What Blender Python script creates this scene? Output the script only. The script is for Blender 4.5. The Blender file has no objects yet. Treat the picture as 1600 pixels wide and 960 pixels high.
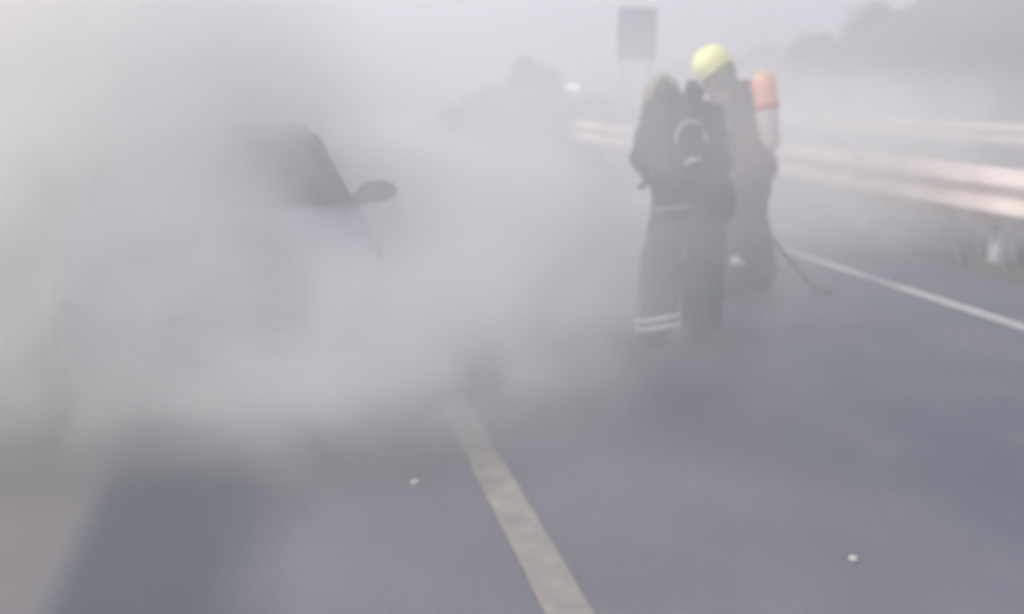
import bpy, bmesh, math, random
from mathutils import Vector, Matrix, noise as mnoise
random.seed(7)
R = math.radians
S = bpy.context.scene
col = S.collection

# ---------------------------------------------------------------- camera
F_PX = 1385.0
PITCH = math.atan(345 / F_PX)
EYE = 1.55
cam_d = bpy.data.cameras.new('camera')
cam = bpy.data.objects.new('camera', cam_d)
col.objects.link(cam)
cam.location = (0, 0, EYE)
cam.rotation_euler = (R(90) - PITCH, 0, 0)
cam_d.sensor_width = 36
cam_d.lens = 36 * F_PX / 1600
cam_d.clip_start = 0.05
cam_d.clip_end = 2000
cam_d.dof.use_dof = True
cam_d.dof.focus_distance = 1.0
cam_d.dof.aperture_fstop = 3.3
S.camera = cam

# ---------------------------------------------------------------- sky, sun, exposure
SUN_EL, SUN_AZ = R(45), R(-105)          # azimuth measured from +Y, negative to the left
sun_dir = Vector((math.sin(SUN_AZ) * math.cos(SUN_EL), math.cos(SUN_AZ) * math.cos(SUN_EL), math.sin(SUN_EL)))
W = bpy.data.worlds.new('World')
S.world = W
W.use_nodes = True
wn, wl = W.node_tree.nodes, W.node_tree.links
sky = wn.new('ShaderNodeTexSky')
sky.sky_type = 'NISHITA'
sky.sun_disc = False
sky.sun_elevation = SUN_EL
sky.sun_rotation = SUN_AZ
sky.air_density = 1.0
sky.dust_density = 2.1
sky.ozone_density = 1.9
wl.new(sky.outputs[0], wn['Background'].inputs[0])
wn['Background'].inputs[1].default_value = 0.12
sl = bpy.data.lights.new('sun', 'SUN')
sl.energy = 2.7
sl.angle = R(12)
sl.color = (1, 0.9, 0.71)
sun = bpy.data.objects.new('sun', sl)
col.objects.link(sun)
sun.rotation_euler = sun_dir.to_track_quat('Z', 'Y').to_euler()
S.view_settings.view_transform = 'Standard'
S.view_settings.look = 'None'
S.view_settings.exposure = 0.81
S.view_settings.gamma = 1
S.render.engine = 'CYCLES'
cy = S.cycles
cy.use_denoising = True
cy.max_bounces = 14
cy.volume_bounces = 12
cy.diffuse_bounces = 3
cy.glossy_bounces = 2
cy.volume_step_rate = 1.0
cy.volume_max_steps = 128

# ---------------------------------------------------------------- materials
def mat(name, color, rough=0.7, metal=0.0, var=0.15, scale=6.0, bump=0.0, bscale=60.0, color2=None, coat=0.0, spec=0.5):
    m = bpy.data.materials.new(name)
    m.use_nodes = True
    n, l = m.node_tree.nodes, m.node_tree.links
    b = n['Principled BSDF']
    b.inputs['Roughness'].default_value = rough
    b.inputs['Metallic'].default_value = metal
    b.inputs['Coat Weight'].default_value = coat
    b.inputs['Specular IOR Level'].default_value = spec
    tc = n.new('ShaderNodeTexCoord')
    no = n.new('ShaderNodeTexNoise')
    no.inputs['Scale'].default_value = scale
    no.inputs['Detail'].default_value = 6
    l.new(tc.outputs['Object'], no.inputs['Vector'])
    mx = n.new('ShaderNodeMix')
    mx.data_type = 'RGBA'
    c2 = color2 or tuple(c * (1 - var) for c in color)
    c1 = color if color2 else tuple(min(1, c * (1 + var)) for c in color)
    mx.inputs[6].default_value = (*c2, 1)
    mx.inputs[7].default_value = (*c1, 1)
    rp = n.new('ShaderNodeMapRange')
    rp.inputs['From Min'].default_value = 0.3
    rp.inputs['From Max'].default_value = 0.7
    l.new(no.outputs['Fac'], rp.inputs['Value'])
    l.new(rp.outputs['Result'], mx.inputs[0])
    l.new(mx.outputs[2], b.inputs['Base Color'])
    if bump:
        n2 = n.new('ShaderNodeTexNoise')
        n2.inputs['Scale'].default_value = bscale
        n2.inputs['Detail'].default_value = 3
        l.new(tc.outputs['Object'], n2.inputs['Vector'])
        bp = n.new('ShaderNodeBump')
        bp.inputs['Strength'].default_value = bump
        bp.inputs['Distance'].default_value = 0.01
        l.new(n2.outputs['Fac'], bp.inputs['Height'])
        l.new(bp.outputs['Normal'], b.inputs['Normal'])
    return m

def math_node(nt, op, a, b=None, c=None):
    nd = nt.nodes.new('ShaderNodeMath')
    nd.operation = op
    for i, v in enumerate((a, b, c)):
        if v is None:
            continue
        if isinstance(v, (int, float)):
            nd.inputs[i].default_value = v
        else:
            nt.links.new(v, nd.inputs[i])
    return nd.outputs[0]

def maprange(nt, v, a, b, c=0.0, d=1.0, kind='SMOOTHSTEP'):
    nd = nt.nodes.new('ShaderNodeMapRange')
    nd.interpolation_type = kind
    nt.links.new(v, nd.inputs['Value'])
    for k, x in zip(('From Min', 'From Max', 'To Min', 'To Max'), (a, b, c, d)):
        nd.inputs[k].default_value = x
    return nd.outputs['Result']

# the road runs along D (to the left of the camera axis); Nn points to its right
ROAD_A = R(14.2)
D = Vector((-math.sin(ROAD_A), math.cos(ROAD_A), 0))
Nn = Vector((math.cos(ROAD_A), math.sin(ROAD_A), 0))
def uv(u, v, z=0.0):                     # u = metres right of the lane line, v = metres along the road
    return ORI + Nn * u + D * v + Vector((0, 0, z))
ORI = Vector((0.17, 2.38, 0))

def asphalt_material():
    m = mat('asphalt', (0.146, 0.145, 0.172), 0.62, var=0.14, scale=1.1, bump=0.12, bscale=160)
    nt = m.node_tree
    n, l = nt.nodes, nt.links
    b = n['Principled BSDF']
    base = b.inputs['Base Color'].links[0].from_socket
    tc = n.new('ShaderNodeTexCoord')
    # aggregate speckle
    vo = n.new('ShaderNodeTexVoronoi')
    vo.inputs['Scale'].default_value = 95
    l.new(tc.outputs['Object'], vo.inputs['Vector'])
    hsv = n.new('ShaderNodeHueSaturation')
    l.new(base, hsv.inputs['Color'])
    sep = n.new('ShaderNodeSeparateColor')
    l.new(vo.outputs['Color'], sep.inputs[0])
    l.new(maprange(nt, sep.outputs[0], 0, 1, 0.9, 1.1, 'LINEAR'), hsv.inputs['Value'])
    # road coordinates
    sx = n.new('ShaderNodeSeparateXYZ')
    l.new(tc.outputs['Object'], sx.inputs[0])
    nz = n.new('ShaderNodeTexNoise')
    nz.inputs['Scale'].default_value = 1.6
    nz.inputs['Detail'].default_value = 4
    l.new(tc.outputs['Object'], nz.inputs['Vector'])
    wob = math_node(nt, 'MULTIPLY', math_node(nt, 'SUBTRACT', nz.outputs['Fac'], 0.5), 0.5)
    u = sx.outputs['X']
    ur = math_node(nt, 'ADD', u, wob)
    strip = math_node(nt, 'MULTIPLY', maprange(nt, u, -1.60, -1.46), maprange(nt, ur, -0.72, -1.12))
    # darker, slightly smoother asphalt growing towards the right lane, varied by noise
    right_dark = math_node(nt, 'MULTIPLY', maprange(nt, nz.outputs['Fac'], 0.0, 0.6), maprange(nt, ur, 0.5, 2.2, 0, 1.0))
    wet_dark = math_node(nt, 'MAXIMUM', strip, right_dark)
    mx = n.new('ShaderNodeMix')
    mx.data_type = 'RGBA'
    l.new(wet_dark, mx.inputs[0])
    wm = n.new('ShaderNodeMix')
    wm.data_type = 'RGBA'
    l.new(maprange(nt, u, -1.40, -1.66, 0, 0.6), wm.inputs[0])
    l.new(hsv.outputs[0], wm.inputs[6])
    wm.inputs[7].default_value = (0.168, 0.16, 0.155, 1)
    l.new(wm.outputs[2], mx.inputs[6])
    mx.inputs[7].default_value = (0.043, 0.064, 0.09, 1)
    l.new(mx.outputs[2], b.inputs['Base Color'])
    l.new(maprange(nt, wet_dark, 0, 1, 0.62, 0.5, 'LINEAR'), b.inputs['Roughness'])
    return m

M = {
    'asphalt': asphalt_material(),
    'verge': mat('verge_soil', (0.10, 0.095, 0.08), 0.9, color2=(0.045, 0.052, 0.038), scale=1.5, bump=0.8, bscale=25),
    'ground': mat('dry_ground', (0.16, 0.15, 0.12), 0.9, color2=(0.08, 0.085, 0.06), scale=0.5, bump=0.6, bscale=12),
    'hill': mat('hill_scrub', (0.07, 0.068, 0.055), 0.95, color2=(0.04, 0.045, 0.035), scale=0.7, bump=0.8, bscale=8),
    'leaf': mat('leaf', (0.06, 0.075, 0.045), 0.7, color2=(0.04, 0.055, 0.03), scale=2),
    'bark': mat('bark', (0.09, 0.07, 0.055), 0.9, bump=0.6, bscale=30),
    'paint': mat('road_paint', (0.6, 0.59, 0.58), 0.6, color2=(0.4, 0.39, 0.38), scale=14, bump=0.3, bscale=140),
    'paint_worn': mat('worn_road_paint', (0.35, 0.33, 0.30), 0.7, color2=(0.22, 0.21, 0.20), scale=9, bump=0.4, bscale=140),
    'post': mat('pale_post_steel', (0.78, 0.78, 0.78), 0.5, 0.1, var=0.08),
    'zinc': mat('galvanised_steel', (0.82, 0.74, 0.71), 0.5, 0.1, color2=(0.62, 0.53, 0.50), scale=3.0),
    'zinc_dark': mat('weathered_steel', (0.3, 0.3, 0.3), 0.5, 0.5, var=0.2),
    'navy': mat('navy_fire_fabric', (0.011, 0.019, 0.042), 0.85, var=0.3, scale=9, bump=0.5, bscale=220),
    'teal': mat('teal_fire_fabric', (0.012, 0.055, 0.085), 0.85, var=0.3, scale=9, bump=0.5, bscale=220),
    'brown': mat('dusty_brown_fabric', (0.10, 0.062, 0.062), 0.88, var=0.25, scale=9, bump=0.5, bscale=220),
    'plum': mat('dusky_grey_fabric', (0.06, 0.045, 0.075), 0.88, var=0.25, scale=9, bump=0.5, bscale=220),
    'black': mat('black_rubber', (0.018, 0.018, 0.02), 0.6, var=0.2),
    'webbing': mat('black_webbing', (0.02, 0.021, 0.024), 0.8, var=0.2, scale=40),
    'reflect': mat('reflective_tape', (0.85, 0.85, 0.84), 0.35, var=0.05),
    'loop': mat('grey_reflective_cord', (0.42, 0.44, 0.47), 0.4, var=0.2),
    'helm': mat('lime_yellow_shell', (0.9, 0.92, 0.36), 0.35, var=0.06, coat=0.4),
    'helm_dim': mat('dull_yellow_shell', (0.27, 0.27, 0.19), 0.5, var=0.2, coat=0.2),  # darker, greyer shell colour for the nearer helmet
    'olive': mat('olive_curtain', (0.16, 0.17, 0.07), 0.85, var=0.2),
    'visor': mat('smoked_visor', (0.03, 0.03, 0.03), 0.1, var=0.1),
    'skin': mat('skin', (0.45, 0.28, 0.2), 0.55, var=0.08),
    'red': mat('red_cylinder_paint', (0.88, 0.42, 0.30), 0.35, var=0.08, coat=0.4),
    'red_strap': mat('red_strap', (0.5, 0.04, 0.03), 0.7, var=0.1),
    'cream': mat('cream_cylinder_paint', (0.72, 0.6, 0.56), 0.4, var=0.06, coat=0.3),
    'orange': mat('orange_cap_paint', (0.75, 0.45, 0.22), 0.45, var=0.08),
    'brass': mat('brass', (0.5, 0.36, 0.16), 0.35, 0.9, var=0.1),
    'carpaint': mat('dull_silver_car_paint', (0.42, 0.44, 0.48), 0.45, 0.1, color2=(0.30, 0.31, 0.34), scale=1.6),
    'carpaint2': mat('charcoal_car_paint', (0.06, 0.065, 0.08), 0.35, 0.3, var=0.1, coat=0.6),
    'glass': mat('dark_car_glass', (0.008, 0.010, 0.011), 0.08, var=0.1, spec=0.3),
    'trim': mat('black_plastic', (0.02, 0.02, 0.022), 0.5, var=0.15),
    'alloy': mat('alloy', (0.5, 0.5, 0.52), 0.3, 0.9, var=0.08),
    'lamp': mat('lamp_lens', (0.36, 0.37, 0.39), 0.08, var=0.05),
    'plate': mat('number_plate_white', (0.75, 0.75, 0.72), 0.4, var=0.04),
    'sign': mat('sign_panel_grey', (0.10, 0.155, 0.20), 0.5, 0.2, var=0.08),
    'chip': mat('pale_stone', (0.5, 0.5, 0.48), 0.6, var=0.08, scale=40),
    'grass': mat('dry_grass', (0.055, 0.06, 0.04), 0.8, color2=(0.03, 0.042, 0.026), scale=3),
}
lb = bpy.data.materials.new('lit_lamp')
lb.use_nodes = True
lbb = lb.node_tree.nodes['Principled BSDF']
lbb.inputs['Emission Color'].default_value = (0.95, 0.95, 1, 1)
lbb.inputs['Emission Strength'].default_value = 2.5
M['lit'] = lb

# ---------------------------------------------------------------- object helpers
def tag(o, label=None, cat=None, group=None, kind=None):
    if label: o['label'] = label
    if cat: o['category'] = cat
    if group: o['group'] = group
    if kind: o['kind'] = kind
    return o

def empty(name, loc=(0, 0, 0), rz=0.0):
    o = bpy.data.objects.new(name, None)
    o.empty_display_size = 0.2
    col.objects.link(o)
    o.location = loc
    o.rotation_euler = (0, 0, rz)
    return o

def link(name, me, m, parent=None, smooth=True):
    o = bpy.data.objects.new(name, me)
    col.objects.link(o)
    if m: me.materials.append(m)
    if parent: o.parent = parent
    if smooth: me.shade_smooth()
    return o

class MB:
    def __init__(s): s.v, s.f = [], []
    def add(s, vs, fs):
        k = len(s.v)
        s.v += [Vector(p) for p in vs]
        s.f += [tuple(i + k for i in f) for f in fs]
        return s
    def box(s, c, d, rot=None, bev=0.0):
        bm = bmesh.new()
        bmesh.ops.create_cube(bm, size=1)
        bmesh.ops.scale(bm, vec=d, verts=bm.verts)
        if bev:
            bmesh.ops.bevel(bm, geom=bm.edges[:], offset=bev, segments=2, affect='EDGES', profile=0.5)
        if rot: bmesh.ops.rotate(bm, matrix=rot, verts=bm.verts)
        bmesh.ops.translate(bm, vec=c, verts=bm.verts)
        return s.frombm(bm)
    def frombm(s, bm):
        bm.verts.index_update()
        s.add([v.co.copy() for v in bm.verts], [[v.index for v in f.verts] for f in bm.faces])
        bm.free()
        return s
    def tube(s, pts, r, n=10, cap=True):
        pts = [Vector(p) for p in pts]
        rs = r if isinstance(r, (list, tuple)) else [r] * len(pts)
        vs, fs = [], []
        up = Vector((0.13, 0.21, 0.97))
        for i, p in enumerate(pts):
            t = (pts[min(i + 1, len(pts) - 1)] - pts[max(i - 1, 0)]).normalized()
            a = up - t * up.dot(t)
            if a.length < 0.05: a = Vector((1, 0, 0)) - t * t.x
            a.normalize()
            up = a
            b = t.cross(a)
            for k in range(n):
                w = 2 * math.pi * k / n
                vs.append(p + (a * math.cos(w) + b * math.sin(w)) * rs[i])
        for i in range(len(pts) - 1):
            for k in range(n):
                fs.append((i * n + k, i * n + (k + 1) % n, (i + 1) * n + (k + 1) % n, (i + 1) * n + k))
        if cap:
            fs.append(tuple(range(n))[::-1])
            fs.append(tuple(range((len(pts) - 1) * n, len(pts) * n)))
        return s.add(vs, fs)
    def lathe(s, prof, M4=None, n=24):
        vs, fs = [], []
        for r, z in prof:
            for k in range(n):
                w = 2 * math.pi * k / n
                vs.append(Vector((r * math.cos(w), r * math.sin(w), z)))
        for i in range(len(prof) - 1):
            for k in range(n):
                fs.append((i * n + k, i * n + (k + 1) % n, (i + 1) * n + (k + 1) % n, (i + 1) * n + k))
        if M4: vs = [M4 @ v for v in vs]
        return s.add(vs, fs)
    def ell(s, c, rad, rot=None, u=20, v=12, keep=None):
        bm = bmesh.new()
        bmesh.ops.create_uvsphere(bm, u_segments=u, v_segments=v, radius=1)
        if keep:
            bmesh.ops.delete(bm, geom=[x for x in bm.verts if not keep(x.co)], context='VERTS')
        bmesh.ops.scale(bm, vec=rad, verts=bm.verts)
        if rot: bmesh.ops.rotate(bm, matrix=rot, verts=bm.verts)
        bmesh.ops.translate(bm, vec=c, verts=bm.verts)
        return s.frombm(bm)
    def mesh(s, name):
        me = bpy.data.meshes.new(name)
        me.from_pydata([tuple(v) for v in s.v], [], s.f)
        me.update()
        return me
    def build(s, name, m, parent=None, smooth=True, solid=0.0):
        o = link(name, s.mesh(name), m, parent, smooth)
        if solid:
            md = o.modifiers.new('solid', 'SOLIDIFY')
            md.thickness = solid
            md.offset = 0
        return o

def capsules(mb, segs):
    """segs: (a, b, ra, rb[, flat]) rounded cones"""
    for sg in segs:
        a, b, ra, rb = Vector(sg[0]), Vector(sg[1]), sg[2], sg[3]
        d = b - a
        L = d.length
        if L < 1e-5:
            mb.ell(a, (ra, ra, ra)); continue
        t = d / L
        pts, rs = [], []
        for k in range(5):
            w = math.pi / 2 * k / 4
            pts.append(a - t * ra * math.cos(w)); rs.append(max(1e-4, ra * math.sin(w)))
        for k in range(1, 4):
            pts.append(a + d * k / 4); rs.append(ra + (rb - ra) * k / 4)
        for k in range(5):
            w = math.pi / 2 * k / 4
            pts.append(b + t * rb * math.sin(w)); rs.append(max(1e-4, rb * math.cos(w)))
        mb.tube(pts, rs, 14)

def bake(o):
    dg = bpy.context.evaluated_depsgraph_get()
    dg.update()
    me = bpy.data.meshes.new_from_object(o.evaluated_get(dg))
    o.modifiers.clear()
    o.data = me
    return o

TEX = bpy.data.textures.new('folds', 'CLOUDS')
TEX.noise_scale = 0.09
TEX.noise_depth = 2
def organic(name, mb, m, parent, voxel=0.012, smooth=4, folds=0.0, cut=None):
    """one continuous remeshed surface"""
    o = link(name, mb.mesh(name), m)
    md = o.modifiers.new('r', 'REMESH'); md.mode = 'VOXEL'; md.voxel_size = voxel
    md = o.modifiers.new('s', 'SMOOTH'); md.iterations = smooth; md.factor = 0.5
    if folds:
        md = o.modifiers.new('d', 'DISPLACE'); md.texture = TEX; md.strength = folds; md.mid_level = 0.5
        md.texture_coords = 'LOCAL'
    bake(o)
    if m and not o.data.materials: o.data.materials.append(m)
    o.data.shade_smooth()
    o.parent = parent
    return o

# ---------------------------------------------------------------- setting: ground, road, markings
def sheet(name, quad_uv, z, m, nu=1, nv=1):
    """a sheet in road coordinates whose object axes are the road's own"""
    (u0, u1), (v0, v1) = quad_uv
    mb = MB()
    vs = [(u0 + (u1 - u0) * i / nu, v0 + (v1 - v0) * j / nv, 0) for j in range(nv + 1) for i in range(nu + 1)]
    fs = [(j * (nu + 1) + i, j * (nu + 1) + i + 1, (j + 1) * (nu + 1) + i + 1, (j + 1) * (nu + 1) + i) for j in range(nv) for i in range(nu)]
    mb.add(vs, fs)
    o = mb.build(name, m, None, False)
    o.location = ORI + Vector((0, 0, z))
    o.rotation_euler = (0, 0, ROAD_A)
    o['kind'] = 'structure'
    return o

g = MB().add([(-400, -60, 0), (400, -60, 0), (400, 600, 0), (-400, 600, 0)], [(0, 1, 2, 3)]).build('ground', M['ground'], None, False)
g.location.z = -0.02
tag(g, kind='structure')
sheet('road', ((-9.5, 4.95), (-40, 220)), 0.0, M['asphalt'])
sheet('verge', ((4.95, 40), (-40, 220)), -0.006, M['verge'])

def ragged_line(name, u0, u1, v0, v1, m, step, jit):
    mb = MB()
    n = int((v1 - v0) / step)
    vs, fs = [], []
    for j in range(n + 1):
        v = v0 + (v1 - v0) * j / n
        ju = mnoise.noise((u0 * 3.1, v * 9, 1)) * jit
        jw = mnoise.noise((u1 * 3.1, v * 9, 5)) * jit
        vs += [(u0 + ju, v, 0), (u1 + jw, v, 0)]
    fs = [(2 * j, 2 * j + 1, 2 * j + 3, 2 * j + 2) for j in range(n)]
    o = mb.add(vs, fs).build(name, m, None, False)
    o.location = ORI + Vector((0, 0, 0.004))
    o.rotation_euler = (0, 0, ROAD_A)
    o['kind'] = 'structure'
    return o
ragged_line('lane_marking', -0.07, 0.075, -3.0, 1.95, M['paint_worn'], 0.05, 0.009)
ragged_line('lane_marking', -0.07, 0.075, 9.0, 13.5, M['paint_worn'], 0.1, 0.02)
ragged_line('lane_marking', -0.07, 0.075, 20.5, 25.0, M['paint_worn'], 0.2, 0.02)
ragged_line('edge_marking', 3.86, 3.985, -12.0, 90, M['paint'], 0.12, 0.012)

# hillside behind the second barrier
def hill_height(u, v):
    t = max(0, (u - 12.3)) / 9
    crest = max(2.9, 8.6 - 0.19 * max(-6, v))
    h = crest * (1 - math.exp(-1.9 * t)) / (1 - math.exp(-1.9)) if t < 1 else crest + (t - 1) * 0.25
    h += min(1, t * 2) * (0.75 * mnoise.noise((u * 0.16, v * 0.16, 2)) + 0.45 * mnoise.noise((u * 0.5, v * 0.5, 7)) + 0.2 * mnoise.noise((u * 1.6, v * 1.6, 3)))
    return h - 0.01
def hillside():
    nu, nv = 44, 110
    vs, fs = [], []
    for j in range(nv + 1):
        v = -14 + 92 * j / nv
        for i in range(nu + 1):
            u = 12.3 + 44 * i / nu
            vs.append((u, v, hill_height(u, v)))
    for j in range(nv):
        for i in range(nu):
            a = j * (nu + 1) + i
            fs.append((a, a + 1, a + nu + 2, a + nu + 1))
    o = MB().add(vs, fs).build('hillside', M['hill'])
    o.location = ORI; o.rotation_euler = (0, 0, ROAD_A)
    o['kind'] = 'structure'
    return o
hillside()

# ---------------------------------------------------------------- vegetation
def crown_mesh(name, blobs, n, leaf, rnd):
    mb = MB()
    for _ in range(n):
        c, r = rnd.choice(blobs)
        d = Vector((rnd.gauss(0, 1), rnd.gauss(0, 1), rnd.gauss(0, 1))).normalized()
        p = Vector(c) + Vector((d.x * r[0], d.y * r[1], d.z * r[2])) * (0.55 + 0.5 * rnd.random() ** 0.6)
        if p.z < 0.05: continue
        a = Vector((rnd.gauss(0, 1), rnd.gauss(0, 1), rnd.gauss(0, 1))).normalized()
        b = a.orthogonal().normalized()
        s = leaf * (0.6 + 0.8 * rnd.random())
        mb.add([p - a * s, p + b * s * 0.45, p + a * s, p - b * s * 0.45], [(0, 1, 2, 3)])
    return mb.mesh(name)

def plant(name, loc, h, w, label, cat, group, seed, trunk_h=0.0, leaves=2600, leaf=0.09):
    rnd = random.Random(seed)
    root = tag(empty(name, loc, rnd.random() * 6), label, cat, group)
    blobs = []
    for _ in range(9):
        a = rnd.random() * 6.28
        q = rnd.random() ** 0.5 * w * 0.36
        z = trunk_h + (h - trunk_h) * (0.25 + 0.55 * rnd.random()) * (1 - 0.35 * q / (w * 0.4))
        r = w * (0.16 + 0.12 * rnd.random())
        blobs.append(((math.cos(a) * q, math.sin(a) * q, z), (r, r, min(r, (h - z) * 0.95 + 0.1))))
    blobs.append(((0, 0, h - w * 0.16), (w * 0.14, w * 0.14, w * 0.16)))
    link('crown', crown_mesh('crown', blobs, leaves, leaf, rnd), M['leaf'], root, False)
    tk = MB()
    tk.tube([(0, 0, 0), (0.03, 0.02, h * 0.3), (-0.02, 0.05, h * 0.6), (0.02, 0, h * 0.85)], [0.05 * w ** 0.5 + 0.03, 0.05 * w ** .5, 0.03, 0.012], 8)
    for c, r in blobs[:6]:
        tk.tube([(0.02, 0.02, h * 0.22 + 0.3 * trunk_h), Vector(c) * 0.6 + Vector((0, 0, h * 0.12)), c], [0.035, 0.022, 0.008], 6)
    tk.build('trunk', M['bark'], root)
    return root

def at(px, y, z=0.0):
    """ground position on the bearing seen px pixels across, y metres out"""
    return (((px - 800) / F_PX) * y, y, z)
HED = 'bushes in the haze beyond the road'
plant('tree', at(818, 21), 2.2, 1.9, 'hazy dark tree with a peaked crown standing above the far bushes left of the sign', 'tree', None, 3, 0.5, 3000)
for k, (px, y, h, w) in enumerate([(735, 26, 1.3, 1.6), (868, 19.5, 1.2, 1.6), (935, 21, 1.35, 1.6), (985, 20, 1.3, 1.4)]):
    lab = ['leftmost low bush in the haze beyond the road, left of the tree',
           'low bush in the haze just right of the peaked tree',
           'low bush in the haze below the lit vehicle',
           'low bush in the haze below the grey sign, beside the front firefighter'][k]
    plant('bush', at(px, y), h, w, lab, 'bush', HED, 20 + k, 0.0, 1800)
def skyline(px):
    """the point of the hillside that stands highest against the sky on one bearing"""
    best = None
    for k in range(60, 240):
        y = 0.25 * k
        p = Vector((((px - 800) / F_PX) * y, y, 0)) - ORI
        u, v = p.dot(Nn), p.dot(D)
        if u < 13 or v > 70: continue
        z = hill_height(u, v)
        if best is None or (z - EYE) / y > best[0]: best = ((z - EYE) / y, u, v, z)
    return best[1:]
for k, (px, h, w, lab) in enumerate([
        (1262, 1.1, 2.0, 'round shrub on the hillside crest right of the air cylinder'),
        (1180, 0.9, 1.8, 'low shrub at the far end of the hillside crest behind the yellow helmet'),
        (1345, 1.3, 2.4, 'shrub high on the hillside toward the top of the photo')]):
    u, v, z = skyline(px)
    plant('shrub', uv(u, v, z - 0.7), h, w, lab, 'shrub', 'shrubs on the hillside', 40 + k, 0.0, 2200)

# dry grass along the barrier
def grass():
    rnd = random.Random(5)
    mb = MB()
    for _ in range(5200):
        u = 4.98 + 6.2 * rnd.random() ** 1.6
        v = -4 + 24 * rnd.random()
        if mnoise.noise((u * 0.9, v * 0.5, 4)) < -0.12: continue
        p = Vector((u, v, 0))
        a = rnd.random() * 6.28
        h = 0.08 + 0.2 * rnd.random()
        t = Vector((math.cos(a), math.sin(a), 0))
        lean = Vector((rnd.gauss(0, 1), rnd.gauss(0, 1), 0)) * h * 0.35
        mb.add([p - t * 0.012, p + t * 0.012, p + lean + Vector((0, 0, h))], [(0, 1, 2)])
    o = mb.build('grass', M['grass'], None, False)
    o.location = ORI + Vector((0, 0, -0.006)); o.rotation_euler = (0, 0, ROAD_A)
    tag(o, 'sparse dry grass on the verge behind the steel barrier', 'grass', None, 'stuff')
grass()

# ---------------------------------------------------------------- guard rails
def w_beam(v0, v1, hs):
    prof = [(d, z * hs) for d, z in [(-0.02, 0.00), (0.0, 0.012), (0.012, 0.045), (0.075, 0.085), (0.083, 0.11), (0.075, 0.14), (0.005, 0.185), (0.0, 0.205), (0.005, 0.225), (0.075, 0.27), (0.083, 0.30), (0.075, 0.325), (0.012, 0.368), (0.0, 0.40), (-0.02, 0.41)]]
    mb = MB()
    n = len(prof)
    vs = [(-d, v, z) for v in (v0, v1) for d, z in prof]
    fs = [(i, i + 1, n + i + 1, n + i) for i in range(n - 1)]
    return mb.add(vs, fs)

def guard_rail(u, v0, v1, zb, label, splice, post_step, phase, hs=1.0):
    root = tag(empty('guard_rail', ORI + Nn * u, ROAD_A), label, 'guard rail')
    v = v0
    beam_me = None
    k = 0
    while v < v1 - 0.1:
        if beam_me is None:
            beam_me = w_beam(0, splice + 0.25, hs).mesh('rail_beam')
            o = link('rail_beam', beam_me, M['zinc'], root)
        else:
            o = link('rail_beam', beam_me, None, root)
        o.location = (0.004 * (k % 2), v, zb)
        o.modifiers.new('s', 'SOLIDIFY').thickness = 0.004
        # splice bolts
        b = MB()
        for q in range(2):
            for zz in (0.04 * hs, 0.15 * hs, 0.26 * hs, 0.37 * hs):
                b.lathe([(0, 0.012), (0.016, 0.01), (0.018, 0), (0.018, -0.01)], Matrix.Translation((-0.055, 0.07 + 0.12 * q, zz)) @ Matrix.Rotation(R(-90), 4, 'Y'), 8)
        b.build('splice_bolts', M['zinc_dark'], o, False)['kind'] = 'stuff'
        v += splice
        k += 1
    post = MB()
    h = zb + 0.36
    for dx in (-0.05, 0.05):
        post.box((0.22 , dx, h / 2 - 0.1), (0.09, 0.006, h + 0.2))
    post.box((0.22, 0, h / 2 - 0.1), (0.006, 0.094, h + 0.2))
    pme = post.mesh('post')
    rme = MB().box((0.43, 0.04, 0.15), (0.05, 0.05, 0.5), bev=0.004).box((0.36, 0.0, 0.36), (0.20, 0.04, 0.03)).mesh('rear_post')
    blk = MB().box((0.09, 0, zb + 0.2), (0.15, 0.11, 0.3), bev=0.01).mesh('spacer_block')
    v = v0 + phase
    first = True
    while v < v1:
        o = link('post', pme, M['post'] if first else None, root, False); o.location = (0, v, 0)
        o = link('rear_post', rme, M['post'] if first else None, root, False); o.location = (0, v, 0)
        o = link('spacer_block', blk, M['zinc_dark'] if first else None, root, False); o.location = (0, v, 0)
        first = False
        v += post_step
    return root
guard_rail(5.22, -6.1, 42, 0.37, 'pale double-ridged steel crash barrier nearest the road on the right', 4.0, 2.0, 0.42, 1.22)
guard_rail(10.75, -8, 40, 0.55, 'second thinner looking steel barrier at the foot of the hillside', 4.0, 4.0, 1.0)

# ---------------------------------------------------------------- road sign
def road_sign():
    x, y, _ = at(987, 18)
    root = tag(empty('road_sign', (x, y, 0), R(-6)), 'grey-blue rectangular road sign on posts, high in the haze above the firefighters', 'road sign')
    w, z0, z1 = 0.76, 2.03, 3.03
    MB().box((0, 0, (z0 + z1) / 2), (w, 0.03, z1 - z0), bev=0.008).build('panel', M['sign'], root, False)
    for zz in (z0 + 0.2, z1 - 0.2):
        MB().box((0, 0.036, zz), (w - 0.06, 0.04, 0.06)).build('brace', M['zinc_dark'], root, False)
    fr = MB()
    fr.box((0, -0.019, z0 + 0.03), (w - 0.01, 0.006, 0.03)).box((0, -0.019, z1 - 0.03), (w - 0.01, 0.006, 0.03))
    fr.box((-w / 2 + 0.03, -0.019, (z0 + z1) / 2), (0.03, 0.006, z1 - z0 - 0.094)).box((w / 2 - 0.03, -0.019, (z0 + z1) / 2), (0.03, 0.006, z1 - z0 - 0.094))
    fr.build('border', M['zinc_dark'], root, False)
    for sx in (-0.25, 0.25):
        MB().tube([(sx, 0.09, -0.1), (sx, 0.09, z1 - 0.05)], 0.03, 10).build('post', M['zinc_dark'], root)
road_sign()

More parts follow.
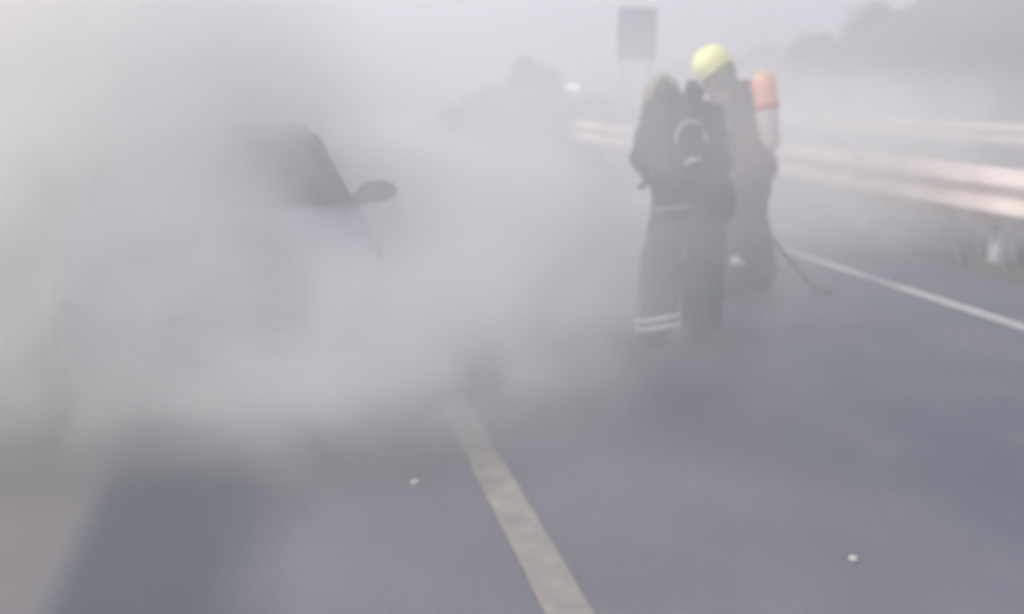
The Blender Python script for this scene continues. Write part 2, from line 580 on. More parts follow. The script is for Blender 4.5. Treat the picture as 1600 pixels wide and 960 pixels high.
# ---------------------------------------------------------------- cars
def car(name, loc, rz, paint, label, cat, bar=False, zscale=1.0):
    """front end at local y = 0 looking along -Y, length along +Y"""
    root = tag(empty(name, loc, rz), label, cat)
    st = [  # y, half width, bottom, belt, crown
        (0.00, 0.62, 0.26, 0.60, 0.02), (0.05, 0.74, 0.20, 0.66, 0.03), (0.22, 0.82, 0.18, 0.72, 0.05), (0.60, 0.85, 0.18, 0.80, 0.06),
        (1.05, 0.86, 0.18, 0.89, 0.05), (1.5, 0.865, 0.18, 0.90, 0.02), (2.5, 0.87, 0.18, 0.91, 0.02), (3.3, 0.86, 0.18, 0.93, 0.02),
        (3.8, 0.83, 0.20, 0.92, 0.03), (4.02, 0.78, 0.24, 0.88, 0.02), (4.1, 0.66, 0.3, 0.78, 0.02)]
    mb = MB()
    rows = []
    for y, w, zb, zt, cr in st:
        half = [(0, zb), (w * 0.55, zb), (w - 0.07, zb + 0.01), (w - 0.01, zb + 0.1), (w, zb + (zt - zb) * 0.5), (w - 0.012, zb + (zt - zb) * 0.72), (w - 0.045, zt - 0.03), (w - 0.10, zt), (w * 0.5, zt + cr * 0.75), (0, zt + cr)]
        ring = [(x, y, z) for x, z in half] + [(-x, y, z) for x, z in half[-2:0:-1]]
        rows.append(ring)
    n = len(rows[0])
    vs = [p for r_ in rows for p in r_]
    fs = [(i * n + k, (i + 1) * n + k, (i + 1) * n + (k + 1) % n, i * n + (k + 1) % n) for i in range(len(rows) - 1) for k in range(n)]
    fs += [tuple(range(n)), tuple(range((len(rows) - 1) * n, len(rows) * n))[::-1]]
    mb.add(vs, fs)
    body = mb.build('body', paint, root)
    # greenhouse: front bottom, front top, rear top, rear bottom
    FB, FT, RT, RB = 1.02, 1.72, 3.05, 3.72
    zb, zf, zr, zrb = 0.915, 1.285, 1.31, 0.945
    bw, tw = 0.75, 0.63
    roof = MB()
    ys = [FT, FT + 0.25, (FT + RT) / 2, RT - 0.2, RT]
    hz = [zf, zf + 0.045, zf + 0.065, zr + 0.03, zr]
    xs = [-1, -0.85, -0.4, 0, 0.4, 0.85, 1]
    vs = [(x * tw, y, h + 0.03 * (1 - x * x)) for y, h in zip(ys, hz) for x in xs]
    fs = [(j * 7 + i, j * 7 + i + 1, (j + 1) * 7 + i + 1, (j + 1) * 7 + i) for j in range(4) for i in range(6)]
    roof.add(vs, fs).build('roof', paint, root, True, 0.035)
    def pane(name, a, b, c, d, bow):
        m_ = MB()
        a, b, c, d = map(Vector, (a, b, c, d))
        vs = []
        for j in range(5):
            for i in range(9):
                s, t = i / 8, j / 4
                p = (a * (1 - s) + b * s) * (1 - t) + (d * (1 - s) + c * s) * t
                vs.append(p + Vector(bow) * (4 * s * (1 - s)))
        fs = [(j * 9 + i, j * 9 + i + 1, (j + 1) * 9 + i + 1, (j + 1) * 9 + i) for j in range(4) for i in range(8)]
        return m_.add(vs, fs).build(name, M['glass'], root, True, 0.006)
    ws = pane('windscreen', (-bw, FB, zb), (bw, FB, zb), (tw, FT, zf), (-tw, FT, zf), (0, -0.10, 0.02))
    for sx in (-0.35, 0.2):
        MB().tube([(sx, FB - 0.10, zb + 0.03), (sx + 0.3, FB + 0.02, zb + 0.085)], 0.008, 6).build('wiper', M['trim'], root)
    pane('rear_window', (-bw * 0.96, RB, zrb), (bw * 0.96, RB, zrb), (tw, RT, zr), (-tw, RT, zr), (0, 0.08, 0))
    for s in (-1, 1):
        mid = (FT + RT) / 2 + 0.05
        pane('side_window', (s * bw, FB + 0.12, zb), (s * (bw + 0.01), mid - 0.03, zb + 0.01), (s * tw, mid - 0.03, zf + 0.02), (s * tw, FT + 0.02, zf), (s * 0.01, 0, 0))
        pane('side_window', (s * (bw + 0.01), mid + 0.03, zb + 0.01), (s * bw, RB - 0.12, zrb), (s * tw, RT - 0.03, zr), (s * tw, mid + 0.03, zf + 0.02), (s * 0.01, 0, 0))
        for a, b in (((s * bw, FB, zb - 0.02), (s * tw, FT, zf + 0.01)), ((s * (bw + 0.01), mid, zb - 0.01), (s * tw, mid, zf + 0.04)), ((s * bw * 0.97, RB, zrb - 0.02), (s * tw, RT, zr))):
            MB().tube([a, b], 0.032, 8).build('pillar', M['trim'], root)
        # mirror
        mr = MB()
        mr.ell((s * 0.955, FB + 0.22, 0.955), (0.135, 0.08, 0.082), u=16, v=10)
        mo = organic('mirror', mr, M['trim'], root, 0.012, 1)
        MB().tube([(s * 0.80, FB + 0.20, 0.90), (s * 0.92, FB + 0.21, 0.93)], [0.055, 0.05], 8).build('mirror_arm', M['trim'], mo)
        MB().box((s * 0.99, FB + 0.30, 0.955), (0.19, 0.006, 0.1), bev=0.002).build('mirror_glass', M['alloy'], mo, False)
        # headlight
        hl = MB().ell((s * 0.60, 0.10, 0.585), (0.17, 0.09, 0.075), Matrix.Rotation(s * R(-18), 3, 'Z'), 16, 10)
        hl.build('headlight', M['lamp'], root)
        tl = MB().box((s * 0.64, 4.06, 0.72), (0.22, 0.06, 0.14), bev=0.02).build('tail_lamp', M['red'], root)
        MB().box((s * 0.872, 1.95, 0.80), (0.02, 0.16, 0.03), bev=0.006).build('door_handle', M['trim'], root)
        for wy in (0.80, 3.25):
            T4 = Matrix.Translation((s * 0.79, wy, 0.31)) @ Matrix.Rotation(R(90) * s, 4, 'Y')
            ar = MB().lathe([(0.335, -0.02), (0.36, 0.085), (0.34, 0.085), (0.31, 0.0)], T4, 28).build('wheel_arch', M['trim'], root)
            ty = MB().lathe([(0.20, -0.10), (0.29, -0.10), (0.31, -0.07), (0.31, 0.07), (0.29, 0.10), (0.20, 0.10), (0.20, -0.10)], T4, 28).build('tyre', M['black'], root)
            rm = MB().lathe([(0.20, 0.06), (0.19, 0.085), (0.17, 0.05), (0.07, 0.04), (0.05, 0.07), (0.0, 0.075)], T4, 20)
            for q in range(5):
                a = q * 2 * math.pi / 5
                p0 = T4 @ Vector((0.05 * math.cos(a), 0.05 * math.sin(a), 0.075)); p1 = T4 @ Vector((0.19 * math.cos(a), 0.19 * math.sin(a), 0.075))
                rm.tube([p0, p1], 0.018, 6)
            rm.build('rim', M['alloy'], ty)
    for zz in (0.40, 0.45, 0.50): MB().box((0, 0.005, zz), (0.72, 0.05, 0.02), bev=0.004).build('grille_slat', M['zinc_dark'], root, False)
    MB().box((0, 0.03, 0.27), (1.1, 0.10, 0.09), bev=0.02).build('lower_intake', M['zinc_dark'], root)
    for s in (-1, 1):
        MB().tube([(s * 0.62, 0.12, 0.675), (s * 0.68, 0.5, 0.795), (s * 0.70, 0.98, 0.89)], 0.003, 5).build('bonnet_seam', M['trim'], body)
    if bar:
        b = MB().box((0, 2.0, 1.53), (0.72, 0.26, 0.12), bev=0.03).build('light_bar', M['lit'], root)
        MB().box((0, 2.0, 1.43), (0.60, 0.2, 0.09), bev=0.01).build('bar_mount', M['trim'], b)
    root.scale = (1, 1, zscale)
    return root
# car's A-pillar base on its left side lands near (-0.86, 5.2)
ca = ROAD_A + R(4)
cd = Vector((-math.sin(ca), math.cos(ca), 0)); cn = Vector((math.cos(ca), math.sin(ca), 0))
car('smoking_car', Vector((-0.95, 5.66, 0)) - cd * 1.24 - cn * 0.86, ca, M['carpaint'], 'car facing the camera in thick smoke, only dark windscreen and black side mirror clear', 'car', False, 0.94)
car('distant_vehicle', at(897, 25, -0.01), R(4), M['carpaint2'], 'faint distant vehicle with a small lit white roof light, beyond the bushes', 'vehicle', True)

# ---------------------------------------------------------------- people
def hand_caps(w, d, n, side, curl, sc=1.0):
    """w wrist, d towards the fingers, n palm normal (fingers curl towards n), side +-1: thumb direction = d x n * side"""
    w, d, n = Vector(w), Vector(d).normalized(), Vector(n)
    n = (n - d * n.dot(d)).normalized()
    t = d.cross(n) * side
    out = []
    out.append((w, w + d * 0.03, 0.026, 0.027))
    for k, o in enumerate((-0.030, -0.010, 0.010, 0.030)):
        kn = w + d * (0.092 - 0.006 * abs(k - 1.6)) + t * o
        out.append((w + d * 0.02 + t * o * 0.6, kn, 0.016, 0.0135))
        L = (0.066, 0.078, 0.084, 0.076)[k]
        p = kn
        a = 0.0
        for q, fr in enumerate((0.45, 0.32, 0.23)):
            a += curl * (0.75, 1.05, 0.8)[q] + 0.05 * k
            e = p + (d * math.cos(a) + n * math.sin(a)) * L * fr
            out.append((p, e, 0.0115 - 0.001 * q, 0.0105 - 0.001 * q))
            p = e
    b = w + d * 0.03 + t * 0.028
    m1 = b + (d * 0.6 + t * 0.7 + n * 0.35).normalized() * 0.042
    m2 = m1 + (d * 0.8 + t * 0.1 + n * 0.65).normalized() * 0.036
    m3 = m2 + (d * 0.7 - t * 0.35 + n * 0.7).normalized() * 0.026
    out += [(b - t * 0.008, m1, 0.017, 0.0135), (m1, m2, 0.0135, 0.012), (m2, m3, 0.012, 0.0095)]
    return out

def ring_band(a, b, t0, t1, r0, r1, flat=(1, 1), tilt=0.0):
    """a short reflective cuff round the segment a-b"""
    a, b = Vector(a), Vector(b)
    t = (b - a).normalized()
    x = Vector((1, 0, 0)); x = (x - t * x.dot(t)).normalized(); y = t.cross(x)
    vs, fs = [], []
    n = 28
    for tt, r in ((t0, r0), ((t0 + t1) / 2, (r0 + r1) / 2 + 0.001), (t1, r1)):
        c = a + (b - a) * tt
        for k in range(n):
            w = 2 * math.pi * k / n
            vs.append(c + x * math.cos(w) * r * flat[0] + y * math.sin(w) * r * flat[1] + t * (tilt * math.cos(w)))
    for j in range(2):
        for k in range(n):
            fs.append((j * n + k, j * n + (k + 1) % n, (j + 1) * n + (k + 1) % n, (j + 1) * n + k))
    return MB().add(vs, fs)

def helmet(root, c, pitch, yaw, shell):
    Mx = Matrix.Translation(c) @ Matrix.Rotation(yaw, 4, 'Z') @ Matrix.Rotation(pitch, 4, 'X') @ Matrix.Scale(0.88, 4)   # face looks along +Y
    mb = MB()
    mb.ell((0, 0, 0), (0.128, 0.158, 0.135), u=28, v=18, keep=lambda p: p.z > -0.5)
    sh = mb
    sh.v = [Mx @ v for v in sh.v]
    h = sh.build('helmet', shell, root, True, 0.008)
    cr = MB().tube([Mx @ Vector((0, 0.155 * math.sin(a), 0.137 * math.cos(a))) for a in [R(x) for x in range(-75, 66, 10)]], [0.012] + [0.018] * 13 + [0.012], 8)
    cr.build('crest', shell, h)
    br = MB()
    ring = []
    for k in range(33):
        w = 2 * math.pi * k / 32
        ex = 0.022 if math.sin(w) > 0.3 else 0.01
        ring.append(Mx @ Vector(((0.118 + ex) * math.cos(w), (0.145 + ex) * math.sin(w), -0.066)))
    br.tube(ring, 0.011, 8, False).build('rim', shell, h)
    vi = MB().ell((0, 0.012, -0.05), (0.122, 0.152, 0.12), u=28, v=16, keep=lambda p: p.y > 0.35 and -0.75 < p.z < 0.25)
    vi.v = [Mx @ v for v in vi.v]
    vi.build('visor', M['visor'], h, True, 0.004)
    nc = MB().ell((0, -0.01, -0.09), (0.125, 0.145, 0.17), u=28, v=16, keep=lambda p: p.y < 0.25 and -0.85 < p.z < 0.35)
    nc.v = [Mx @ v for v in nc.v]
    nc.build('neck_curtain', M['olive'], h, True, 0.006)
    return Mx

def face_caps(c, pitch, yaw):
    Mx = Matrix.Translation(c) @ Matrix.Rotation(yaw, 4, 'Z') @ Matrix.Rotation(pitch, 4, 'X')
    q = lambda x, y, z: Mx @ Vector((x, y, z))
    caps = [(q(0, -0.015, 0.0), q(0, 0.015, -0.02), 0.095, 0.09), (q(0, 0.03, -0.06), q(0, 0.05, -0.115), 0.07, 0.045),
            (q(0, 0.092, -0.03), q(0, 0.112, -0.065), 0.012, 0.017)]                   # skull, jaw, nose
    for s in (-1, 1):
        caps += [(q(s * 0.088, 0, -0.02), q(s * 0.092, -0.012, -0.06), 0.018, 0.012),   # ears
                 (q(s * 0.036, 0.072, -0.068), q(s * 0.05, 0.05, -0.075), 0.026, 0.02), # cheeks
                 (q(s * 0.033, 0.083, -0.02), q(s * 0.02, 0.088, -0.02), 0.014, 0.012)] # brows
    caps += [(q(-0.02, 0.088, -0.09), q(0.02, 0.088, -0.09), 0.009, 0.009)]             # lips
    return caps, Mx

def firefighter(loc, rz, J, look, label, jac, tro, shell, helm_pitch, helm_yaw, glove='black', extra=None):
    root = tag(empty('person', loc, rz), label, 'person')
    V = {k: Vector(v) for k, v in J.items() if k != 'curl'}
    fc, Mx = face_caps(V['head'], helm_pitch, helm_yaw)
    # body, one continuous figure
    B = MB()
    seg = [(V['pelvis'], V['spine'], 0.12, 0.115), (V['spine'], V['chest'], 0.115, 0.13), (V['chest'], V['neck'], 0.09, 0.06), (V['neck'], V['head'], 0.058, 0.06)]
    hands = {}
    for s in 'LR':
        seg += [(V['chest'], V['sh' + s], 0.11, 0.07), (V['sh' + s], V['el' + s], 0.055, 0.042), (V['el' + s], V['wr' + s], 0.042, 0.029),
                (V['pelvis'], V['hip' + s], 0.12, 0.10), (V['hip' + s], V['kn' + s], 0.092, 0.058), (V['kn' + s], V['an' + s], 0.058, 0.04),
                (V['an' + s], V['toe' + s], 0.04, 0.032)]
        hd = V['hd' + s]
        hands[s] = hand_caps(V['wr' + s], hd, V['hn' + s], 1 if s == 'L' else -1, J['curl'][0])
        seg += hands[s]
    capsules(B, seg + fc)
    organic('body', B, M['skin'], root, 0.008, 3)
    # jacket
    Jk = MB()
    hem = V['pelvis'] + Vector((0, -0.01, -0.05))
    js = [(V['neck'] + Vector((0, -0.02, -0.05)), V['neck'] + Vector((0, 0.0, 0.01)), 0.095, 0.088)]
    for dx in (-0.10, 0.10):
        o = Vector((dx, 0, 0))
        js += [(hem + o * 1.05, V['spine'] + o, 0.150, 0.138), (V['spine'] + o, V['chest'] + o * 1.1, 0.138, 0.140)]
    for s in 'LR':
        js += [(V['chest'] + Vector((0, 0, 0.06)), V['sh' + s], 0.12, 0.092), (V['sh' + s], V['el' + s], 0.088, 0.076), (V['el' + s], V['el' + s].lerp(V['wr' + s], 0.9), 0.076, 0.062)]
    capsules(Jk, js)
    organic('jacket', Jk, jac, root, 0.011, 3, 0.045)
    # trousers
    T = MB()
    ts = []
    for s in 'LR':
        ts += [(V['pelvis'], V['hip' + s], 0.155, 0.135), (V['hip' + s], V['kn' + s], 0.135, 0.112), (V['kn' + s], V['kn' + s].lerp(V['an' + s], 0.86), 0.132, 0.124)]
    capsules(T, ts)
    to = organic('trousers', T, tro, root, 0.011, 3, 0.05)
    for v in to.data.vertices:                      # the cuffs end in a level hem
        v.co.z = max(v.co.z, 0.075 + 0.012 * math.sin(v.co.x * 40))
    for s in 'LR':
        gl = MB(); capsules(gl, [(a, b, ra + 0.004, rb + 0.004) for a, b, ra, rb in hands[s]] + [(V['el' + s].lerp(V['wr' + s], 0.82), V['wr' + s], 0.052, 0.042)])
        organic('glove', gl, M[glove], root, 0.006, 2)
        bt = MB()
        an, toe = V['an' + s], V['toe' + s]
        fl = lambda p, z: Vector((p.x, p.y, z + (toe.z - 0.05)))
        capsules(bt, [(V['kn' + s].lerp(an, 0.55), an + Vector((0, 0, 0.01)), 0.062, 0.058), (an, toe, 0.056, 0.046), (an + Vector((0, -0.03, -0.03)), an + Vector((0, 0, -0.01)), 0.05, 0.055)])
        bo = organic('boot', bt, M['black'], root, 0.01, 2)
        for v in bo.data.vertices:
            if v.co.z < 0.006: v.co.z = 0.006
        dv = (toe - an); dv.z = 0; dv.normalize()
        so = MB().box((an + toe) / 2 * 1.0 - Vector((0, 0, (an.z + toe.z) / 2 - 0.014)), (0.105, (toe - an).length + 0.13, 0.026), Matrix.Rotation(math.atan2(-dv.x, dv.y), 3, 'Z'), 0.01)
        so.build('sole', M['trim'], bo)
    helmet(root, Mx.to_translation() + Mx.to_3x3() @ Vector((0, 0, 0.02)), helm_pitch, helm_yaw, shell)
    # breathing mask on the face
    mk = MB(); q = lambda x, y, z: Mx @ Vector((x, y, z))
    capsules(mk, [(q(0, 0.07, -0.06), q(0, 0.09, -0.08), 0.062, 0.05), (q(0, 0.12, -0.10), q(0, 0.15, -0.115), 0.034, 0.03)])
    organic('breathing_mask', mk, M['black'], root, 0.008, 1)
    return root, V

# --- nearer firefighter, seen from behind, bent forward
P1 = dict(pelvis=(0.03, 0.0, 0.92), spine=(0.005, 0.04, 1.12), chest=(-0.03, 0.12, 1.32), neck=(-0.075, 0.24, 1.455), head=(-0.095, 0.345, 1.475),
          shL=(-0.19, 0.13, 1.39), elL=(-0.265, 0.10, 1.13), wrL=(-0.185, 0.30, 1.05), shR=(0.145, 0.12, 1.37), elR=(0.215, 0.15, 1.10), wrR=(0.13, 0.38, 1.00),
          hdL=(0.3, 0.9, -0.2), hdR=(-0.5, 0.8, -0.1), hnL=(0.6, -0.3, -0.5), hnR=(-0.6, -0.3, -0.5),
          hipL=(-0.09, 0.0, 0.86), hipR=(0.125, 0.0, 0.86), knL=(-0.14, 0.08, 0.48), knR=(0.135, 0.05, 0.49), anL=(-0.165, -0.02, 0.085), anR=(0.125, 0.02, 0.085),
          toeL=(-0.19, 0.15, 0.052), toeR=(0.155, 0.19, 0.052), curl=(0.75,))
p1, V1 = firefighter((1.065, 5.34, 0), R(6), P1, None, 'nearer firefighter seen from behind, dark blue suit with white cuff stripes, bent forward', M['navy'], M['teal'], M['helm_dim'], R(-38), R(10))
# breathing apparatus on the back
bk = MB().box((0, 0, 0), (0.27, 0.05, 0.50), bev=0.03)
Mb = Matrix.Translation((-0.075, -0.06, 1.215)) @ Matrix.Rotation(R(-18), 4, 'X') @ Matrix.Rotation(R(3), 4, 'Y')
bk.v = [Mb @ v for v in bk.v]
bp = bk.build('back_plate', M['trim'], p1)
cyl = MB().lathe([(0.0, -0.27), (0.05, -0.262), (0.075, -0.235), (0.08, -0.2), (0.08, 0.17), (0.07, 0.215), (0.04, 0.25), (0.022, 0.26), (0.022, 0.30), (0, 0.30)], Mb @ Matrix.Translation((0, -0.10, -0.01)), 28)
cy1 = cyl.build('air_cylinder', M['webbing'], p1)
def on_back(x, y, z): return Mb @ Vector((x, y, z))
arc = MB().tube([on_back(0.002 + 0.08 * math.cos(R(a)), -0.19 + 0.05 * (1 - math.sin(R(max(0, min(180, a))))) , 0.0 + 0.09 * math.sin(R(a))) for a in range(58, 208, 10)], 0.0095, 8)
arc.build('carry_loop', M['loop'], cy1)
arc = MB().tube([on_back(0.012 + 0.08 * math.cos(R(a)), -0.165, 0.0 + 0.085 * math.sin(R(a))) for a in range(-10, 38, 8)], 0.007, 8)
arc.build('carry_loop', M['loop'], cy1)
MB().tube([on_back(-0.035, -0.185, -0.165), on_back(0.0, -0.192, -0.135), on_back(0.055, -0.19, -0.128)], [0.012, 0.017, 0.014], 8).build('reflective_patch', M['loop'], cy1)
for s in (-1, 1):   # straps standing up over the shoulders
    sp = MB().tube([on_back(s * 0.085, -0.02, 0.20), on_back(s * 0.085, 0.0, 0.32), on_back(s * 0.09 - 0.01, 0.06, 0.375), on_back(s * 0.10 - 0.01, 0.16, 0.33)], [0.036, 0.044, 0.044, 0.036], 10)
    sp.build('shoulder_strap', M['webbing'], bp)
    MB().tube([on_back(s * 0.12, 0.0, -0.2), on_back(s * 0.19, 0.07, -0.22), on_back(s * 0.205, 0.18, -0.22)], 0.018, 8).build('waist_strap', M['webbing'], bp)
MB().lathe([(0, 0), (0.016, 0), (0.016, 0.05), (0, 0.05)], Matrix.Translation((-0.27, 0.12, 1.44)) @ Matrix.Rotation(R(-80), 4, 'Y'), 12).build('shoulder_lamp', M['reflect'], p1)
# white stripes on the left cuff, fainter ones elsewhere
kl, al = V1['knL'], V1['anL']
for t0, t1 in ((0.79, 0.855), (0.92, 0.985)):
    ring_band(kl, al, t0, t1, 0.139, 0.137, (1, 1), -0.028).build('cuff_stripe', M['reflect'], p1, True, 0.003)
hb = MB()
for k in range(13):
    pass
hem_pts = []
for a in range(150, 268, 8):
    w = R(a)
    hem_pts.append(Vector((0.0 + 0.222 * math.cos(w), -0.01 + 0.185 * math.sin(w), 0.885 - 0.05 * math.cos(w) * -1 - 0.0)))
hb.tube(hem_pts, [0.006] + [0.016] * (len(hem_pts) - 2) + [0.006], 8)
hb.build('hem_stripe', mat('dull_reflective_tape', (0.16, 0.18, 0.20), 0.5, var=0.3), p1)  # hem stripe in a much darker grey than the cuff stripes

# --- farther firefighter, side on, helmet lowered
P2 = dict(pelvis=(0, -0.02, 0.99), spine=(0, 0.09, 1.17), chest=(0, 0.20, 1.36), neck=(0, 0.28, 1.55), head=(0, 0.335, 1.695),
          shL=(-0.20, 0.19, 1.44), elL=(-0.26, 0.20, 1.17), wrL=(-0.15, 0.43, 1.12), shR=(0.20, 0.20, 1.44), elR=(0.27, 0.16, 1.17), wrR=(0.20, 0.38, 1.08),
          hdL=(0.4, 0.9, 0), hdR=(-0.3, 0.9, -0.1), hnL=(0.5, -0.2, -0.7), hnR=(-0.6, -0.2, -0.6),
          hipL=(-0.10, -0.02, 0.92), hipR=(0.10, -0.02, 0.92), knL=(-0.12, 0.08, 0.52), knR=(0.13, 0.0, 0.52), anL=(-0.12, 0.03, 0.09), anR=(0.13, -0.12, 0.09),
          toeL=(-0.15, 0.20, 0.055), toeR=(0.15, 0.05, 0.055), curl=(0.85,))
p2, V2 = firefighter((1.80, 6.74, 0), R(62), P2, None, 'farther firefighter side on, lime yellow helmet, red and cream air cylinder on the back', M['brown'], M['plum'], M['helm'], R(-38), R(6))
Mb2 = Matrix.Translation((0.0, -0.03, 1.35)) @ Matrix.Rotation(R(-9), 4, 'X') @ Matrix.Scale(1.14, 4)
bk = MB().box((0, 0.07, -0.02), (0.26, 0.04, 0.5), bev=0.015); bk.v = [Mb2 @ v for v in bk.v]
bp2 = bk.build('back_plate', M['trim'], p2)
low = MB().lathe([(0.0, -0.31), (0.018, -0.31), (0.02, -0.28), (0.045, -0.265), (0.068, -0.235), (0.078, -0.2), (0.08, 0.02)], Mb2 @ Matrix.Translation((0, -0.05, 0.02)), 28)
cy2 = low.build('air_cylinder', M['cream'], p2)
MB().lathe([(0.082, 0.02), (0.083, 0.17), (0.078, 0.19)], Mb2 @ Matrix.Translation((0, -0.05, 0.02)), 28).build('red_shoulder', M['red'], cy2)
MB().lathe([(0.078, 0.19), (0.062, 0.225), (0.03, 0.245), (0.0, 0.25)], Mb2 @ Matrix.Translation((0, -0.05, 0.02)), 28).build('domed_end', M['orange'], cy2)
MB().lathe([(0.0825, 0.005), (0.088, 0.008), (0.088, 0.032), (0.0835, 0.035)], Mb2 @ Matrix.Translation((0, -0.05, 0.02)), 28).build('cylinder_strap', M['red_strap'], cy2)
MB().tube([Mb2 @ Vector((0, -0.05, -0.28)), Mb2 @ Vector((0, -0.05, -0.33))], [0.02, 0.026], 10).build('valve', M['brass'], cy2)
for s in (-1, 1):
    pts = [Mb2 @ Vector((s * 0.09, 0.06, 0.16)), Vector((s * 0.11, 0.11, 1.575)), Vector((s * 0.13, 0.22, 1.56)), Vector((s * 0.14, 0.33, 1.42)), Vector((s * 0.16, 0.30, 1.22)), Vector((s * 0.19, 0.14, 1.12))]
    MB().tube(pts, [0.024, 0.03, 0.03, 0.026, 0.022, 0.02], 8).build('shoulder_strap', M['webbing'], bp2)
ring_band(V2['elL'], V2['wrL'], 0.15, 0.34, 0.086, 0.084).build('red_sleeve_band', M['red_strap'], p2, True, 0.004)
ring_band(V2['shL'], V2['elL'], 0.62, 0.74, 0.093, 0.091).build('arm_stripe', mat('dusty_reflective_tape', (0.5, 0.5, 0.5), 0.5, var=0.2), p2, True, 0.003)
ring_band(V2['knL'], V2['anL'], 0.50, 0.66, 0.121, 0.119).build('cuff_stripe', M['reflect'], p2, True, 0.003)

# ---------------------------------------------------------------- hose
def bez(pts, n=10):
    pts = [Vector(p) for p in pts]
    out = []
    for i in range(len(pts) - 1):
        p0, p1_, p2_, p3 = pts[max(i - 1, 0)], pts[i], pts[i + 1], pts[min(i + 2, len(pts) - 1)]
        for k in range(n):
            t = k / n
            out.append(0.5 * ((2 * p1_) + (p2_ - p0) * t + (2 * p0 - 5 * p1_ + 4 * p2_ - p3) * t * t + (3 * p1_ - p0 - 3 * p2_ + p3) * t ** 3))
    out.append(pts[-1])
    return out
Mp2 = Matrix.Translation((1.80, 6.74, 0)) @ Matrix.Rotation(R(62), 4, 'Z')
hr = Mp2 @ (V2['wrR'] + Vector((-0.035, 0.085, -0.035)))
hose = tag(empty('hose', (2.46, 6.63, 0)), 'thin dark hose hanging from the farther firefighter down onto the asphalt', 'hose')
path = [hr + Vector((-0.30, -0.02, 0.03)), hr, hr + Vector((0.25, 0.06, -0.10)), (1.88, 7.06, 0.74), (2.03, 6.92, 0.42), (2.18, 6.80, 0.22), (2.33, 6.69, 0.05), (2.40, 6.65, 0.018)]
off = Vector((2.46, 6.63, 0))
pp = [p - off for p in bez(path)]
MB().tube(pp, 0.017, 10).build('hose_line', M['black'], hose)
MB().tube([pp[-1], pp[-1] + Vector((0.05, -0.025, 0))], [0.022, 0.022], 12).build('coupling', M['trim'], hose)
MB().tube([pp[0] + Vector((-0.12, -0.01, 0.01)), pp[0] + Vector((-0.02, 0, 0)), pp[0] + Vector((0.02, 0, 0))], [0.018, 0.024, 0.024], 12).build('nozzle', M['trim'], hose)

# ---------------------------------------------------------------- chips of stone on the road
def chip(x, y, s, label, seed):
    bm = bmesh.new()
    bmesh.ops.create_icosphere(bm, subdivisions=2, radius=1)
    for v in bm.verts:
        v.co *= 1 + 0.35 * mnoise.noise(v.co * 1.7 + Vector((seed, 0, 0)))
        v.co.z *= 0.6
    mb = MB().frombm(bm)
    mb.v = [v * s for v in mb.v]
    o = mb.build('stone_chip', M['chip'], None, False)
    o.location = (x, y, s * 0.5)
    tag(o, label, 'stone', 'pale chips on the road')
chip(-0.39, 3.28, 0.019, 'small pale stone chip on the asphalt left of the worn lane line', 3)
chip(1.15, 2.69, 0.016, 'small pale stone chip alone on the asphalt at lower right', 9)

# ---------------------------------------------------------------- smoke and haze
def volume_mat(name, color, aniso, density):
    m = bpy.data.materials.new(name)
    m.use_nodes = True
    nt = m.node_tree
    nt.nodes.remove(nt.nodes['Principled BSDF'])
    v = nt.nodes.new('ShaderNodeVolumePrincipled')
    v.inputs['Color'].default_value = (*color, 1)
    v.inputs['Anisotropy'].default_value = aniso
    v.inputs['Density'].default_value = density
    nt.links.new(v.outputs[0], nt.nodes['Material Output'].inputs['Volume'])
    return m, nt, v

hm, _, _ = volume_mat('haze_air', (0.955, 0.945, 0.975), 0.2, 0.056)
hz = MB().box((0, 40, 4.5), (130, 130, 11.0)).build('haze', hm, None, False)
tag(hz, kind='stuff')

sm, nt, vol = volume_mat('smoke_air', (0.99, 0.985, 0.97), 0.1, 0.3)
tc = nt.nodes.new('ShaderNodeTexCoord')
sx = nt.nodes.new('ShaderNodeSeparateXYZ')
nt.links.new(tc.outputs['Object'], sx.inputs[0])
n1 = nt.nodes.new('ShaderNodeTexNoise')
n1.inputs['Scale'].default_value = 0.42
n1.inputs['Detail'].default_value = 3.0
n1.inputs['Distortion'].default_value = 1.1
nt.links.new(tc.outputs['Object'], n1.inputs['Vector'])
n2 = nt.nodes.new('ShaderNodeTexNoise')
n2.inputs['Scale'].default_value = 1.9
n2.inputs['Detail'].default_value = 3
n2.inputs['Distortion'].default_value = 0.8
nt.links.new(tc.outputs['Object'], n2.inputs['Vector'])
nz = math_node(nt, 'SUBTRACT', n1.outputs['Fac'], 0.5)
X, Y, Z = sx.outputs
xs = math_node(nt, 'ADD', X, math_node(nt, 'MULTIPLY', nz, 1.6))
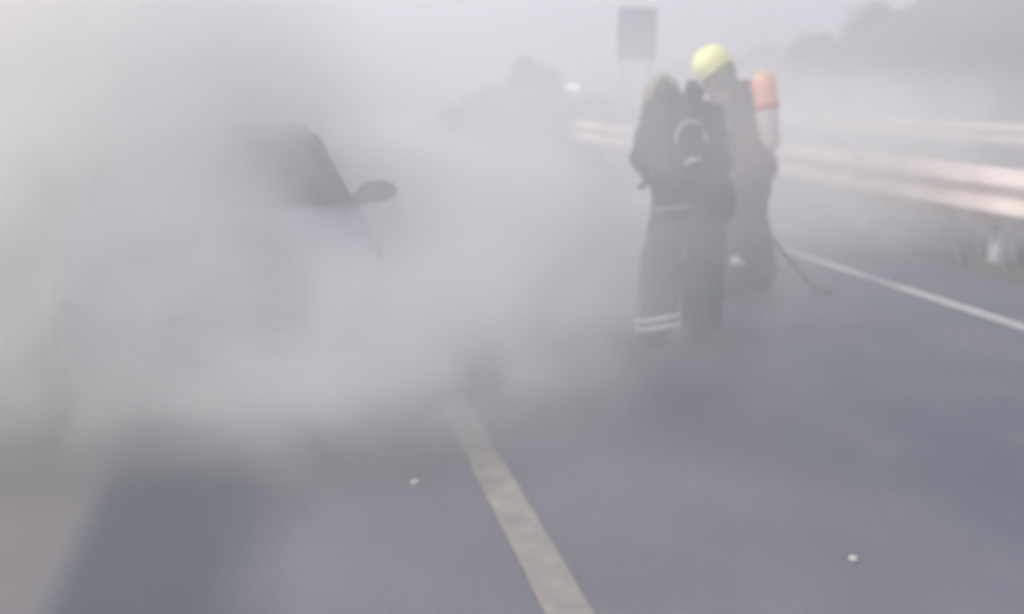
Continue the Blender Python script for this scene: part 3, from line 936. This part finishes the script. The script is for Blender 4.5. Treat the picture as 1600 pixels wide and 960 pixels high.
ys = math_node(nt, 'ADD', Y, math_node(nt, 'MULTIPLY', nz, 1.4))
front = maprange(nt, ys, 2.8, 4.8)
back = maprange(nt, Y, 12.5, 9.0)
top = maprange(nt, Z, 3.4, 1.7)
side = math_node(nt, 'MULTIPLY', maprange(nt, X, -12.5, -10), maprange(nt, X, 6.2, 4.2))
left = math_node(nt, 'MULTIPLY', maprange(nt, xs, -0.8, -2.6, 0.0, 3.4), maprange(nt, Y, 9.0, 6.5))           # the main mass, left of and over the car
mid = math_node(nt, 'MULTIPLY', math_node(nt, 'MULTIPLY', maprange(nt, xs, 3.0, 0.0, 0.0, 0.31), maprange(nt, xs, -0.1, -0.6, 1.0, 0.55)), math_node(nt, 'MULTIPLY', maprange(nt, Z, 2.3, 1.2), maprange(nt, ys, 9.0, 6.2)))             # thin sheet drifting across the lane
low = maprange(nt, math_node(nt, 'ADD', Z, math_node(nt, 'MULTIPLY', nz, 2.2)), 1.12, 0.35)
lowx = math_node(nt, 'MULTIPLY', maprange(nt, xs, 0.8, -1.2, 0.0, 4.6), maprange(nt, ys, 3.0, 4.6))
plume = math_node(nt, 'MULTIPLY', low, lowx)            # rolling out from under the bonnet
veil = math_node(nt, 'MULTIPLY', maprange(nt, Y, 7.4, 9.0, 0.0, 0.6), math_node(nt, 'MULTIPLY', maprange(nt, Z, 1.9, 1.1), maprange(nt, X, 0.8, 2.2)))
dens = math_node(nt, 'ADD', math_node(nt, 'MULTIPLY', math_node(nt, 'ADD', math_node(nt, 'ADD', left, mid), veil), front), plume)
for q in (back, top, side, maprange(nt, n1.outputs['Fac'], 0.3, 0.66, 0.6, 1.35), maprange(nt, n2.outputs['Fac'], 0.34, 0.66, 0.5, 1.5)):
    dens = math_node(nt, 'MULTIPLY', dens, q)
nt.links.new(dens, vol.inputs['Density'])
sb = MB().box((-3.3, 7.6, 2.02), (19.4, 10.4, 4.0)).build('smoke', sm, None, False)
sb.data.transform(Matrix.Identity(4))
tag(sb, kind='stuff')
